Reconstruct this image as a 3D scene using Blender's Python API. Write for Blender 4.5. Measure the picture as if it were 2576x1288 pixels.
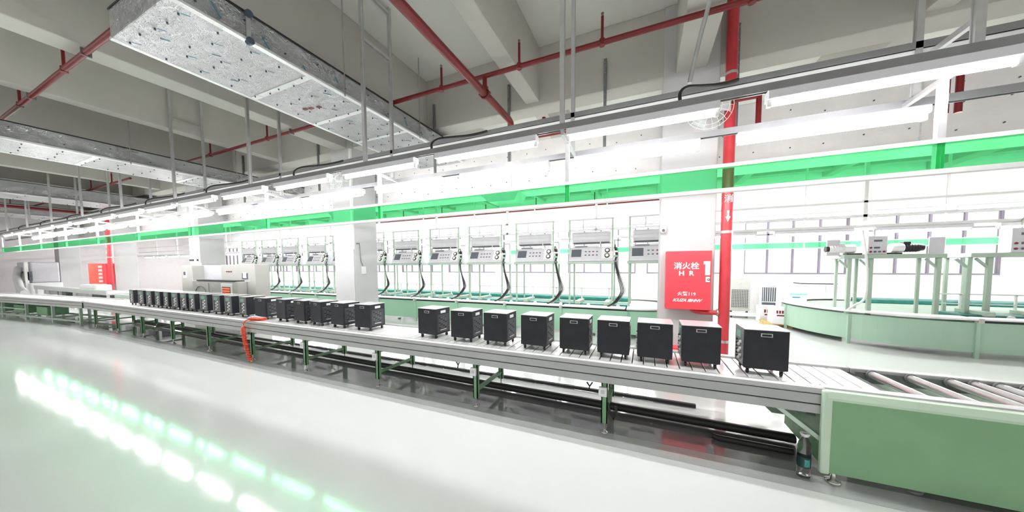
import bpy, bmesh, math, random
from mathutils import Vector, Matrix
random.seed(7)
for o in list(bpy.data.objects): bpy.data.objects.remove(o, do_unlink=True)
scene = bpy.context.scene
COL = scene.collection
PI = math.pi

# ------------------------------------------------------------------ camera
cam_d = bpy.data.cameras.new('camera'); cam = bpy.data.objects.new('camera', cam_d); COL.objects.link(cam)
yaw, pitch, roll = math.radians(-23.59), math.radians(-3.1), math.radians(-0.32)
right = Vector((math.cos(yaw), -math.sin(yaw), 0))
fwd = Vector((math.sin(yaw)*math.cos(pitch), math.cos(yaw)*math.cos(pitch), math.sin(pitch)))
up = right.cross(fwd)
r2 = right*math.cos(roll) + up*math.sin(roll); u2 = -right*math.sin(roll) + up*math.cos(roll)
m = Matrix((r2, u2, -fwd)).transposed().to_4x4(); m.translation = Vector((0, 0, 1.6))
cam.matrix_world = m
cam_d.sensor_fit = 'HORIZONTAL'; cam_d.sensor_width = 36; cam_d.lens = 766.8/2576*36
cam_d.shift_y = 65.5/2576; cam_d.clip_start = 0.05; cam_d.clip_end = 300
scene.camera = cam

# ------------------------------------------------------------------ world + exposure
w = bpy.data.worlds.new('world'); scene.world = w; w.use_nodes = True
bg = w.node_tree.nodes['Background']; bg.inputs[0].default_value = (1.0, 0.985, 0.97, 1); bg.inputs[1].default_value = 0.62
scene.view_settings.view_transform = 'Standard'; scene.view_settings.look = 'None'
scene.view_settings.gamma = 1; scene.view_settings.use_curve_mapping = False
scene.view_settings.exposure = 0.97
TUBE = 52.0     # radiance of the fluorescent tubes

# ------------------------------------------------------------------ materials
def mat(name, col, rough=.5, metal=0., spec=.5, var=.06, scale=6., bump=0., bscale=40., coat=0.):
    m = bpy.data.materials.new(name); m.use_nodes = True
    nt = m.node_tree; b = nt.nodes['Principled BSDF']
    b.inputs['Roughness'].default_value = rough; b.inputs['Metallic'].default_value = metal
    b.inputs['Specular IOR Level'].default_value = spec; b.inputs['Coat Weight'].default_value = coat
    tc = nt.nodes.new('ShaderNodeTexCoord')
    n = nt.nodes.new('ShaderNodeTexNoise'); n.inputs['Scale'].default_value = scale; n.inputs['Detail'].default_value = 4
    nt.links.new(tc.outputs['Object'], n.inputs['Vector'])
    r = nt.nodes.new('ShaderNodeValToRGB')
    r.color_ramp.elements[0].position = .3; r.color_ramp.elements[1].position = .7
    r.color_ramp.elements[0].color = tuple(c*(1-var) for c in col) + (1,)
    r.color_ramp.elements[1].color = tuple(min(1, c*(1+var)) for c in col) + (1,)
    nt.links.new(n.outputs['Fac'], r.inputs['Fac']); nt.links.new(r.outputs['Color'], b.inputs['Base Color'])
    if bump:
        n2 = nt.nodes.new('ShaderNodeTexNoise'); n2.inputs['Scale'].default_value = bscale; n2.inputs['Detail'].default_value = 3
        nt.links.new(tc.outputs['Object'], n2.inputs['Vector'])
        bp = nt.nodes.new('ShaderNodeBump'); bp.inputs['Strength'].default_value = bump; bp.inputs['Distance'].default_value = .02
        nt.links.new(n2.outputs['Fac'], bp.inputs['Height']); nt.links.new(bp.outputs['Normal'], b.inputs['Normal'])
    return m
def emit(name, col, s):
    m = bpy.data.materials.new(name); m.use_nodes = True; b = m.node_tree.nodes['Principled BSDF']
    b.inputs['Base Color'].default_value = col + (1,); b.inputs['Emission Color'].default_value = col + (1,)
    b.inputs['Emission Strength'].default_value = s
    return m
def clear(name, col, fac=.1, rough=.05, gloss=(1, 1, 1)):
    m = bpy.data.materials.new(name); m.use_nodes = True; nt = m.node_tree; nt.nodes.clear()
    o = nt.nodes.new('ShaderNodeOutputMaterial'); mx = nt.nodes.new('ShaderNodeMixShader'); mx.inputs[0].default_value = fac
    t = nt.nodes.new('ShaderNodeBsdfTransparent'); t.inputs[0].default_value = col + (1,)
    g = nt.nodes.new('ShaderNodeBsdfPrincipled'); g.inputs['Base Color'].default_value = gloss + (1,); g.inputs['Roughness'].default_value = rough
    nt.links.new(t.outputs[0], mx.inputs[1]); nt.links.new(g.outputs[0], mx.inputs[2]); nt.links.new(mx.outputs[0], o.inputs[0])
    return m
M = {}
M['floor'] = mat('floor_epoxy', (.725, .75, .735), .085, spec=.35, var=.035, scale=.5, bump=.05, bscale=4.0)
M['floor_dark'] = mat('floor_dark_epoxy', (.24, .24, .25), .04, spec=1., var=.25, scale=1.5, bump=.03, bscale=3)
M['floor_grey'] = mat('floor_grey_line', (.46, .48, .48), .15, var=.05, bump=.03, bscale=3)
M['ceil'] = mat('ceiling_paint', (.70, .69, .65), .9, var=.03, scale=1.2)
M['beam'] = mat('beam_paint_shaded', (.53, .515, .475), .9, var=.03, scale=1.5)  # ceiling paint darkened to carry the shade on the beam faces
M['wall'] = mat('wall_paint', (.86, .85, .84), .8, var=.02)
M['wall_pink'] = mat('wall_pinkish_paint', (.80, .76, .765), .8, var=.02)
M['column'] = mat('column_paint', (.54, .535, .54), .6, var=.03, scale=2)
M['white'] = mat('white_metal', (.82, .82, .81), .4, var=.03)
M['plastic'] = mat('white_plastic', (.78, .78, .77), .45, var=.03)
M['lilac'] = mat('grey_plastic', (.60, .59, .62), .45, var=.04)
M['cream'] = mat('cream_metal', (.50, .50, .465), .45, var=.03)
M['alu'] = mat('aluminium', (.62, .62, .63), .3, .75, var=.06, scale=10)
M['alu_dull'] = mat('aluminium_profile', (.46, .465, .46), .42, .35, var=.04)
M['alu_rail'] = mat('grey_lamp_rail', (.27, .27, .28), .4, .4, var=.08)
M['slat'] = mat('steel_slat', (.86, .86, .86), .22, .1, var=.08, scale=4)
M['steel'] = mat('steel', (.55, .54, .53), .25, .9, var=.1)
M['galv'] = mat('galvanised_strip', (.20, .21, .21), .5, .5, var=.2, scale=20)
def foil_mat(name, col, rough, metal):
    m = mat(name, col, rough, metal, var=.09, scale=2.5); nt = m.node_tree; b = nt.nodes['Principled BSDF']
    tc = nt.nodes.new('ShaderNodeTexCoord'); hs = []
    for sc, det, dist in ((3.2, 2, 2.5), (9, 6, 1.5)):
        q = nt.nodes.new('ShaderNodeTexNoise'); q.inputs['Scale'].default_value = sc; q.inputs['Detail'].default_value = det; q.inputs['Distortion'].default_value = dist
        nt.links.new(tc.outputs['Object'], q.inputs['Vector']); hs.append(q)
    v = nt.nodes.new('ShaderNodeTexVoronoi'); v.feature = 'DISTANCE_TO_EDGE'; v.inputs['Scale'].default_value = 4.5; nt.links.new(hs[1].outputs['Color'], v.inputs['Vector'])
    a = nt.nodes.new('ShaderNodeMath'); a.operation = 'ADD'; nt.links.new(hs[0].outputs['Fac'], a.inputs[0]); nt.links.new(v.outputs['Distance'], a.inputs[1])
    bp = nt.nodes.new('ShaderNodeBump'); bp.inputs['Strength'].default_value = .8; bp.inputs['Distance'].default_value = .05
    nt.links.new(a.outputs[0], bp.inputs['Height']); nt.links.new(bp.outputs['Normal'], b.inputs['Normal'])
    return m
M['foil'] = foil_mat('duct_foil', (.56, .56, .575), .30, .9)
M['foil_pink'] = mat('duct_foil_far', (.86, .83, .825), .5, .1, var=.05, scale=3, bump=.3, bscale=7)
M['foil_tape'] = mat('foil_tape', (.86, .86, .87), .3, .6, var=.05, bump=.3, bscale=30)
M['pin'] = mat('insulation_pin', (.05, .07, .10), .5)
M['ink_blue'] = mat('blue_smudge', (.05, .22, .33), .6)
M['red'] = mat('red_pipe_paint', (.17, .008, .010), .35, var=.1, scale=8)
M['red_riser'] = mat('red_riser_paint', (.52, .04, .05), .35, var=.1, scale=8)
M['red_cab'] = mat('red_cabinet_paint', (.80, .055, .075), .4, var=.06, scale=3)
M['salmon'] = mat('red_door_paint', (.72, .16, .12), .5, var=.12, scale=6)
M['green'] = mat('green_panel', (.235, .43, .235), .45, var=.07, scale=2.5, bump=.03, bscale=60)
M['green_lt'] = mat('light_green_frame', (.60, .76, .60), .4, var=.04)
M['mint'] = mat('mint_panel', (.30, .52, .36), .45, var=.04, scale=1.5)
M['mint_pale'] = mat('pale_mint_panel', (.36, .52, .40), .45, var=.03, scale=1.5)
M['mint_frame'] = mat('pale_green_frame', (.38, .48, .39), .45, var=.04)
M['leg_green'] = mat('leg_green', (.16, .33, .17), .45, var=.15, scale=12)
M['mullion'] = mat('window_mullion', (.20, .17, .22), .5)
M['teal'] = mat('teal_belt', (.01, .15, .125), .4, var=.2, scale=9)
M['black'] = mat('black_box_paint', (.024, .025, .031), .5, spec=.3, var=.12, scale=8)
M['black_mid'] = mat('black_panel', (.055, .056, .064), .4, var=.15, scale=15)
M['rubber'] = mat('black_rubber', (.018, .018, .018), .55)
M['lid'] = mat('box_lid_reflection', (.72, .72, .73), .16, .3, var=.05)  # reflections on the glossy lid put into its pale colour
M['panel_grey'] = mat('control_panel_grey', (.45, .44, .45), .4, var=.12, scale=20)
M['panel_dark'] = mat('dark_control_panel', (.13, .13, .14), .35, var=.3, scale=25)
M['vent'] = mat('vent_slot_grey', (.16, .16, .17), .35, .3, var=.4, scale=60)
M['screen'] = mat('dark_screen', (.10, .11, .13), .25, var=.06)
M['glass_black'] = mat('black_gap', (.02, .02, .025), .4)
M['orange'] = mat('orange_coil', (.85, .085, .03), .35, var=.1)
M['blue'] = mat('blue_carton', (.22, .55, .78), .6)
M['blue_cloth'] = mat('blue_cloth', (.35, .5, .62), .8)
M['carton'] = mat('white_carton', (.72, .71, .74), .7, var=.04)
M['pallet'] = mat('pallet_wood', (.62, .45, .17), .7, var=.2, scale=12)
M['lamp_body'] = mat('lamp_housing', (.74, .73, .78), .35, var=.02)
M['bottle_label'] = mat('bottle_label', (.006, .045, .04), .35, var=.1)
M['bottle_print'] = mat('bottle_print', (.05, .30, .27), .4, var=.4, scale=160)
M['dirt'] = mat('floor_scrap', (.15, .15, .14), .8)
M['tube'] = emit('lamp_tube', (1., .99, .985), TUBE)
M['tube_far'] = emit('far_lamp_tube', (1., .99, .985), TUBE*1.7)
M['led_red'] = emit('red_readout', (1., .10, .03), 1.0)
M['led_green'] = mat('green_display', (.16, .40, .30), .3)
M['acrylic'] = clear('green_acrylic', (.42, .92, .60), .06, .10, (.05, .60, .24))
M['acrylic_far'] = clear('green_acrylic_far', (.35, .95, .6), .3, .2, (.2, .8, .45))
M['pane'] = clear('window_pane', (.97, .98, .98), .06)
M['pet'] = mat('clear_plastic', (.96, .98, .98), .03, var=.01)
M['pet'].node_tree.nodes['Principled BSDF'].inputs['Transmission Weight'].default_value = 1.; M['pet'].node_tree.nodes['Principled BSDF'].inputs['IOR'].default_value = 1.3
M['fan_blade'] = clear('fan_blade_plastic', (.9, .92, .92), .5, .2, (.8, .82, .82))

# ------------------------------------------------------------------ mesh helpers
def root_loc(p):
    v = Vector((0, 0, 0))
    while p is not None: v = v + p.location; p = p.parent
    return v
def smooth(path, n=6):
    P = [Vector(p) for p in path]; out = []
    for i in range(len(P)-1):
        a, b, c, d = P[max(i-1,0)], P[i], P[i+1], P[min(i+2,len(P)-1)]
        for k in range(n):
            t = k/n; out.append(.5*((2*b)+(c-a)*t+(2*a-5*b+4*c-d)*t*t+(3*b-a-3*c+d)*t**3))
    return out+[P[-1]]
class MB:
    def __init__(s): s.v = []; s.f = []; s.sm = []
    def poly(s, pts, faces, smooth=False):
        n = len(s.v); s.v += [tuple(p) for p in pts]
        for f in faces: s.f.append([i+n for i in f]); s.sm.append(smooth)
        return s
    def box(s, x0, x1, y0, y1, z0, z1):
        return s.poly([(x0,y0,z0),(x1,y0,z0),(x1,y1,z0),(x0,y1,z0),(x0,y0,z1),(x1,y0,z1),(x1,y1,z1),(x0,y1,z1)],
            [(0,3,2,1),(4,5,6,7),(0,1,5,4),(1,2,6,5),(2,3,7,6),(3,0,4,7)])
    def prism(s, prof, axis, a, b):
        # prof: list of 2D points (counter-clockwise), extruded along axis
        n = len(prof); P = []
        for t in (a, b):
            for (u, v) in prof:
                P.append((t,u,v) if axis == 'x' else (u,t,v) if axis == 'y' else (u,v,t))
        F = [(i, (i+1)%n, n+(i+1)%n, n+i) for i in range(n)] + [tuple(range(n))[::-1], tuple(range(n, 2*n))]
        return s.poly(P, F)
    def tube(s, path, r, n=10, cap=True):
        path = [Vector(p) for p in path]; P = []; k = len(path)
        d0 = (path[1]-path[0]).normalized(); ref = Vector((0,0,1)) if abs(d0.z) < .9 else Vector((1,0,0))
        for i, p in enumerate(path):
            d = (path[min(i+1,k-1)] - path[max(i-1,0)]).normalized()
            a = d.cross(ref)
            if a.length < 1e-4: a = d.cross(Vector((0,1,0)))
            a.normalize(); b = d.cross(a).normalized(); ref = a.cross(d) if False else ref
            rr = r[i] if isinstance(r, (list, tuple)) else r
            for j in range(n):
                t = 2*PI*j/n; P.append(p + a*math.cos(t)*rr + b*math.sin(t)*rr)
        F = [(i*n+j, i*n+(j+1)%n, (i+1)*n+(j+1)%n, (i+1)*n+j) for i in range(k-1) for j in range(n)]
        s.poly(P, F, True)
        if cap: s.poly([P[j] for j in range(n)], [tuple(range(n))]); s.poly([P[(k-1)*n+j] for j in range(n)], [tuple(range(n))[::-1]])
        return s
    def cyl(s, a, b, r, n=12): return s.tube([a, b], r, n)
    def bar(s, a, b, wx, wz=None):
        # square bar between two points
        a, b = Vector(a), Vector(b); wz = wz or wx; d = (b-a).normalized()
        ref = Vector((0,0,1)) if abs(d.z) < .95 else Vector((0,1,0))
        u = d.cross(ref).normalized()*wx/2; v = d.cross(u).normalized()*wz/2
        P = [a-u-v, a+u-v, a+u+v, a-u+v, b-u-v, b+u-v, b+u+v, b-u+v]
        return s.poly(P, [(0,3,2,1),(4,5,6,7),(0,1,5,4),(1,2,6,5),(2,3,7,6),(3,0,4,7)])
    def lathe(s, c, prof, n=20, cap=True):
        c = Vector(c); P = []
        for (r, z) in prof:
            for j in range(n): t = 2*PI*j/n; P.append((c.x+r*math.cos(t), c.y+r*math.sin(t), c.z+z))
        F = [(i*n+j, i*n+(j+1)%n, (i+1)*n+(j+1)%n, (i+1)*n+j) for i in range(len(prof)-1) for j in range(n)]
        s.poly(P, F, True)
        if cap: s.poly(P[:n], [tuple(range(n))[::-1]]); s.poly(P[-n:], [tuple(range(n))])
        return s
    def disc(s, c, r, axis, th, n=16):
        c = Vector(c); a = Vector({'x':(1,0,0),'y':(0,1,0),'z':(0,0,1)}[axis])*th/2
        return s.cyl(c-a, c+a, r, n)
    def torus(s, c, R, r, axis='y', n=20, k=6):
        c = Vector(c); e = {'x':(Vector((0,1,0)),Vector((0,0,1))),'y':(Vector((1,0,0)),Vector((0,0,1))),'z':(Vector((1,0,0)),Vector((0,1,0)))}[axis]
        ax = e[0].cross(e[1]); P = []
        for i in range(n):
            t = 2*PI*i/n; d = e[0]*math.cos(t)+e[1]*math.sin(t)
            for j in range(k):
                q = 2*PI*j/k; P.append(c + d*(R+r*math.cos(q)) + ax*r*math.sin(q))
        return s.poly(P, [(i*k+j, ((i+1)%n)*k+j, ((i+1)%n)*k+(j+1)%k, i*k+(j+1)%k) for i in range(n) for j in range(k)], True)
    def build(s, name, m, parent=None, bevel=0., seg=2, loc=None):
        me = bpy.data.meshes.new(name)
        off = root_loc(parent) if parent is not None else Vector(loc or (0,0,0))
        me.from_pydata([Vector(v)-off for v in s.v], [], s.f)
        me.polygons.foreach_set('use_smooth', s.sm)
        bm = bmesh.new(); bm.from_mesh(me)
        bmesh.ops.recalc_face_normals(bm, faces=bm.faces)
        if bevel:
            bmesh.ops.bevel(bm, geom=[e for e in bm.edges if e.is_manifold and e.calc_face_angle(0) > .6], offset=bevel, segments=seg, affect='EDGES', profile=.5)
        bm.to_mesh(me); bm.free(); me.update()
        me.materials.append(M[m] if isinstance(m, str) else m)
        o = bpy.data.objects.new(name, me); COL.objects.link(o)
        if parent is not None: o.parent = parent
        elif loc: o.location = loc
        return o
def tag(o, label, cat, group=None):
    o['label'] = label; o['category'] = cat
    if group: o['group'] = group
    return o
def thing(name, label, cat, loc, group=None, rz=0):
    o = bpy.data.objects.new(name, None); o.empty_display_size = .1; COL.objects.link(o)
    o.location = loc; o.rotation_euler = (0, 0, rz)
    return tag(o, label, cat, group)
def struct(o, label=None):
    o['kind'] = 'structure'
    if label: o['label'] = label
    return o
def inst(src, parent, loc=(0,0,0), rot=(0,0,0), scale=None):
    # share the mesh of src as one more part
    c = bpy.data.objects.new(src.name.split('.')[0], src.data); COL.objects.link(c)
    c.parent = parent; c.location = loc; c.rotation_euler = rot
    if scale: c.scale = scale
    return c
def dup(root, loc, label, group=None, rz=0):
    r = root.copy(); COL.objects.link(r); r.location = loc; r.rotation_euler = (0, 0, rz); r['label'] = label
    if group: r['group'] = group
    for ch in list(root.children):
        c = ch.copy(); COL.objects.link(c); c.parent = r
        for g in list(ch.children):
            d = g.copy(); COL.objects.link(d); d.parent = c
    return r
def text(name, body, size, m, parent, loc, rot=(PI/2, 0, 0), shear=0., sx=1., bold=0.):
    cu = bpy.data.curves.new(name, 'FONT'); cu.body = body; cu.size = size; cu.align_x = 'CENTER'; cu.align_y = 'CENTER'
    cu.extrude = .0012; cu.shear = shear; cu.offset = bold; cu.resolution_u = 2
    t = bpy.data.objects.new('tmp', cu); COL.objects.link(t)
    dg = bpy.context.evaluated_depsgraph_get(); me = bpy.data.meshes.new_from_object(t.evaluated_get(dg))
    bpy.data.objects.remove(t); bpy.data.curves.remove(cu)
    me.materials.clear(); me.materials.append(M[m])
    o = bpy.data.objects.new(name, me); COL.objects.link(o); o.parent = parent
    o.location = Vector(loc)-root_loc(parent); o.rotation_euler = rot; o.scale = (sx, 1, 1)
    return o
ORD = ['first','second','third','fourth','fifth','sixth','seventh','eighth','ninth','tenth','eleventh','twelfth','thirteenth','fourteenth','fifteenth','sixteenth','seventeenth','eighteenth','nineteenth','twentieth'] + ['twenty-'+q for q in ('first','second','third','fourth','fifth','sixth','seventh','eighth','ninth')]

# ================================================================== THE SETTING
XL, XR, YB, YF, ZC = -31., 14., -7., 13.2, 5.3
struct(MB().box(XL, XR, YB, YF, -.1, 0).build('floor', 'floor'), 'glossy pale grey green epoxy factory floor')
struct(MB().box(XL, XR, YB, YF, ZC, ZC+.2).build('ceiling', 'ceil'), 'painted concrete ceiling slab')
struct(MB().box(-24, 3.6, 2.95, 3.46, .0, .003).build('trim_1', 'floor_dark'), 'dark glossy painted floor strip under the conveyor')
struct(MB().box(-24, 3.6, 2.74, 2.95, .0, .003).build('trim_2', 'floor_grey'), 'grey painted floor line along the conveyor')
struct(MB().box(XL-.3, XL, YB, YF+.3, 0, ZC).build('wall_left', 'wall_pink'), 'pale pinkish end wall far left')
# back wall: sill, lintel, piers
wb = struct(MB().box(XL, XR, YF, YF+.3, 0, 1.25).box(XL, XR, YF, YF+.3, 3.1, ZC).build('wall_back', 'wall'), 'white back wall with a long row of windows')
PX = [XL] + [-28.5+3.15*i for i in range(14)] + [XR]
nw = 0
for i in range(len(PX)-1):
    a, b = PX[i], PX[i+1]
    MB().box(a-.2, a+.2, YF-.02, YF+.3, 1.25, 3.1).build('pier', 'wall', wb)
    x0, x1 = a+.2, b-.2
    if x1-x0 < .5: continue
    nw += 1
    fr = MB()
    for z in (1.25, 3.05): fr.box(x0, x1, YF+.08, YF+.16, z, z+.05)
    for x in (x0, x1-.05): fr.box(x, x+.05, YF+.08, YF+.16, 1.3, 3.05)
    wnd = struct(fr.build('window_%d' % nw, 'mullion'), 'bright window pane row unit %d in the back wall' % nw)
    w4 = (x1-x0)/4
    for q in range(1, 4): MB().box(x0+w4*q-.025, x0+w4*q+.025, YF+.09, YF+.15, 1.3, 3.05).build('mullion', 'mullion', wnd)
    MB().box(x0+.05, x1-.05, YF+.09, YF+.15, 2.6, 2.64).build('transom', 'mullion', wnd)
    for q in range(4): MB().box(x0+w4*q+.03, x0+w4*(q+1)-.03, YF+.115, YF+.121, 1.3, 3.05).build('pane', 'pane', wnd)
# columns
YC, CW, CD, PIT = 5.1, .70, .65, 7.14
CX = [.55 - PIT*i for i in range(5)] + [.55+PIT]
CLAB = ['white square column carrying the closed red fire cabinet', 'white square column with a switch box and conduit behind the middle boxes',
        'white square column behind the grey test oven', 'white square column with the open red fire cabinet far left',
        'farthest white square column at the left', 'white square column out at the right']
cols = []
for i, x in enumerate(CX):
    c = struct(MB().box(x-CW/2, x+CW/2, YC, YC+CD, 0, ZC).build('column', 'column', None, .012), CLAB[i]); cols.append(c)
# beams
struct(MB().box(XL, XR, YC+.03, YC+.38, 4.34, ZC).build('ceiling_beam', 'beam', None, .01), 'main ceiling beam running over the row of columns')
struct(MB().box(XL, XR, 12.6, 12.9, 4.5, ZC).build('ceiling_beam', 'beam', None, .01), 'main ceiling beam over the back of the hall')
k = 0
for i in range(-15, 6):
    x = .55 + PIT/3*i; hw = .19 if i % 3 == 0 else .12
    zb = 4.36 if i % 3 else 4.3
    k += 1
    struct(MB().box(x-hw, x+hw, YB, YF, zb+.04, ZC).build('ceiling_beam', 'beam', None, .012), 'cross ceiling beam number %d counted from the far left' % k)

# ================================================================== MAIN CONVEYOR
CZ = .67
cv = thing('slat_conveyor', 'long silver slat conveyor on green legs carrying the black wheeled boxes', 'conveyor', (-6.4, 3.28, 0))
X0, X1 = -14.0, 1.215
def rails(p, x0, x1, y0=2.885, y1=3.665):
    MB().prism([(y0,.662),(y0+.012,.69),(y0+.035,.70),(y0+.075,.698),(y0+.098,.685),(y0+.10,.655),(y0,.655)], 'x', x0, x1).build('top_rail', 'alu_dull', p)
    MB().box(x0, x1, y0+.008, y0+.03, .574, .646).build('side_profile', 'alu_dull', p, .004)
    MB().box(x0, x1, y0+.008, y0+.03, .500, .566).build('side_profile', 'alu_dull', p, .004)
    MB().box(x0, x1, y0+.02, y0+.09, .505, .65).build('rail_core', 'rubber', p)
    MB().box(x0, x1, y1-.075, y1, .50, .688).build('back_rail', 'alu_dull', p, .008)
    MB().box(x0, x1, y0+.12, y1-.1, .53, .56).build('return_pan', 'rubber', p)
rails(cv, X0, X1)
MB().box(X1, 1.66, 3.59, 3.665, .50, .688).build('back_rail', 'alu_dull', cv, .008)
MB().box(X0, 1.66, 2.99, 3.588, CZ-.03, CZ-.02).build('chain_bed', 'rubber', cv)
s0 = MB().box(X0+.0045, X0+.0955, 2.988, 3.588, CZ-.016, CZ).build('slat', 'slat', cv, .003, 1)
n = int((1.68-X0)/.1)
for i in range(1, n): inst(s0, cv, (i*.1, 0, 0))
def leg_set(p, x, y0=2.95, y1=3.60, sock=True):
    for y in (y0, y1):
        lg = MB().box(x-.028, x+.028, y-.024, y-.014, .10, .50).box(x-.028, x-.018, y-.024, y+.024, .10, .50).box(x+.018, x+.028, y-.024, y+.024, .10, .50).build('leg', 'leg_green', p)
        MB().cyl((x, y, .02), (x, y, .14), .008, 8).lathe((x, y, .004), [(.036,0),(.036,.008),(.016,.02),(.012,.03)], 14).build('levelling_foot', 'steel', lg)
    MB().bar((x, y0, .19), (x, y1, .19), .045, .03).build('cross_brace', 'leg_green', p)
    MB().bar((x, y0, .475), (x, y1, .475), .05, .04).build('cross_brace', 'leg_green', p)
    if sock:
        b = MB().box(x-.05, x+.025, y0-.055, y0-.024, .365, .455).build('socket_box', 'white', p, .006)
        MB().box(x-.03, x+.005, y0-.058, y0-.053, .395, .43).build('socket_face', 'lilac', b, .002, 1)
LX = [-.333, -1.739, -3.242, -4.737, -6.159, -7.6, -9.05, -10.5, -11.95, -13.4]
for i, x in enumerate(LX): leg_set(cv, x, sock=i < 5)
MB().tube([(-.30,2.94,.30),(-.285,2.925,.20),(-.25,2.92,.16),(-.225,2.93,.22),(-.23,2.95,.28)], .012, 8).build('cable_loop', 'rubber', cv)
# feeder conveyor further left, slightly turned
fd = thing('feeder_conveyor', 'pale feeder conveyor running on from the far left end of the slat conveyor', 'conveyor', (-14.05, 3.28, 0))
rails(fd, -23.5, -14.05)
MB().box(-23.5, -14.05, 2.99, 3.59, .645, .665).build('belt', 'slat', fd)
for x in (-14.3, -15.9, -17.6, -19.3, -21.0, -22.6):
    for y in (2.95, 3.60): MB().box(x-.03, x+.03, y-.025, y+.025, 0, .5).build('leg', 'mint_frame', fd)
    MB().bar((x, 2.95, .15), (x, 3.6, .15), .05, .04).build('cross_brace', 'mint_frame', fd)
for y in (2.95, 3.6):
    MB().bar((-22.6, y, .12), (-14.3, y, .12), .04, .05).build('lower_rail', 'mint_frame', fd)
    MB().bar((-22.6, y, .33), (-17.6, y, .33), .03, .04).build('lower_rail', 'mint_frame', fd)
for i, x in enumerate((-17.0, -18.6, -20.2)):
    MB().box(x-.35, x+.35, 3.05, 3.45, .15, .42).build('drive_motor', 'leg_green', fd, .02)
fd.rotation_euler = (0, 0, math.radians(5.4))
fd.location = (-14.05, 3.25, 0)

# green end cabinet with rollers
ec = thing('roller_end_cabinet', 'green panelled roller table at the near end of the conveyor', 'roller table', (2.4, 3.28, 0))
MB().box(1.245, 3.8, 2.868, 2.885, .085, .63).build('side_panel', 'green', ec)
MB().box(1.19, 1.245, 2.855, 2.90, .075, .69).build('edge_frame', 'green_lt', ec, .014, 3)
MB().prism([(2.855,.625),(2.845,.645),(2.86,.688),(2.90,.69),(2.90,.625)], 'x', 1.21, 3.8).build('top_edge', 'green_lt', ec)
MB().prism([(2.90,.688),(2.91,.70),(2.985,.70),(2.99,.66),(2.90,.66)], 'x', 1.215, 3.8).build('top_rail', 'alu_dull', ec)
MB().box(1.66, 3.8, 3.585, 3.665, .5, .688).build('back_rail', 'alu_dull', ec, .008)
MB().box(1.7, 3.8, 3.62, 3.64, .085, .5).build('back_panel', 'green', ec)
MB().box(1.7, 3.8, 2.99, 3.59, .56, .575).build('pan', 'mint_frame', ec)
MB().box(1.69, 3.8, 2.99, 3.01, .575, .66).build('inner_side', 'galv', ec)
MB().box(1.69, 3.8, 3.57, 3.588, .575, .665).build('chain_guard', 'galv', ec)
MB().bar((1.22, 2.93, .30), (.93, 3.0, .52), .05, .03).build('diagonal_brace', 'green_lt', ec)
MB().prism([(.95,.50),(.93,.40),(1.06,.26),(1.10,.22),(1.20,.22),(1.20,.50)], 'y', 3.50, 3.53).build('gusset', 'mint_frame', ec)
MB().box(1.23, 1.25, 2.9, 3.6, .1, .5).build('end_panel', 'leg_green', ec)
for i in range(9): MB().box(.72+.055*i, .77+.055*i, 3.0, 3.58, .50-.0075*i, .515-.0075*i).build('return_slat', 'galv', ec)
for x in (1.75, 2.35, 3.2):
    MB().box(x-.04, x+.04, 2.98, 3.06, .02, .1).lathe((x, 3.02, 0), [(.05,0),(.05,.012),(.02,.025)], 14).build('foot', 'galv', ec)
MB().lathe((1.29, 2.92, 0), [(.045,0),(.045,.012),(.018,.02),(.012,.09)], 14).build('foot', 'steel', ec)
rl0 = MB().cyl((1.80, 3.01, .657), (1.78, 3.565, .657), .03, 18).build('roller', 'alu', ec)
sp0 = MB().torus((1.781, 3.55, .657), .033, .008, 'y', 16, 6).build('sprocket', 'galv', rl0)
for x in (2.03, 2.25, 2.375, 2.50, 2.625, 2.75, 2.875, 3.0, 3.125, 3.25, 3.4, 3.55):
    a = inst(rl0, ec, (x-1.80, 0, 0)); inst(sp0, a)

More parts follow.
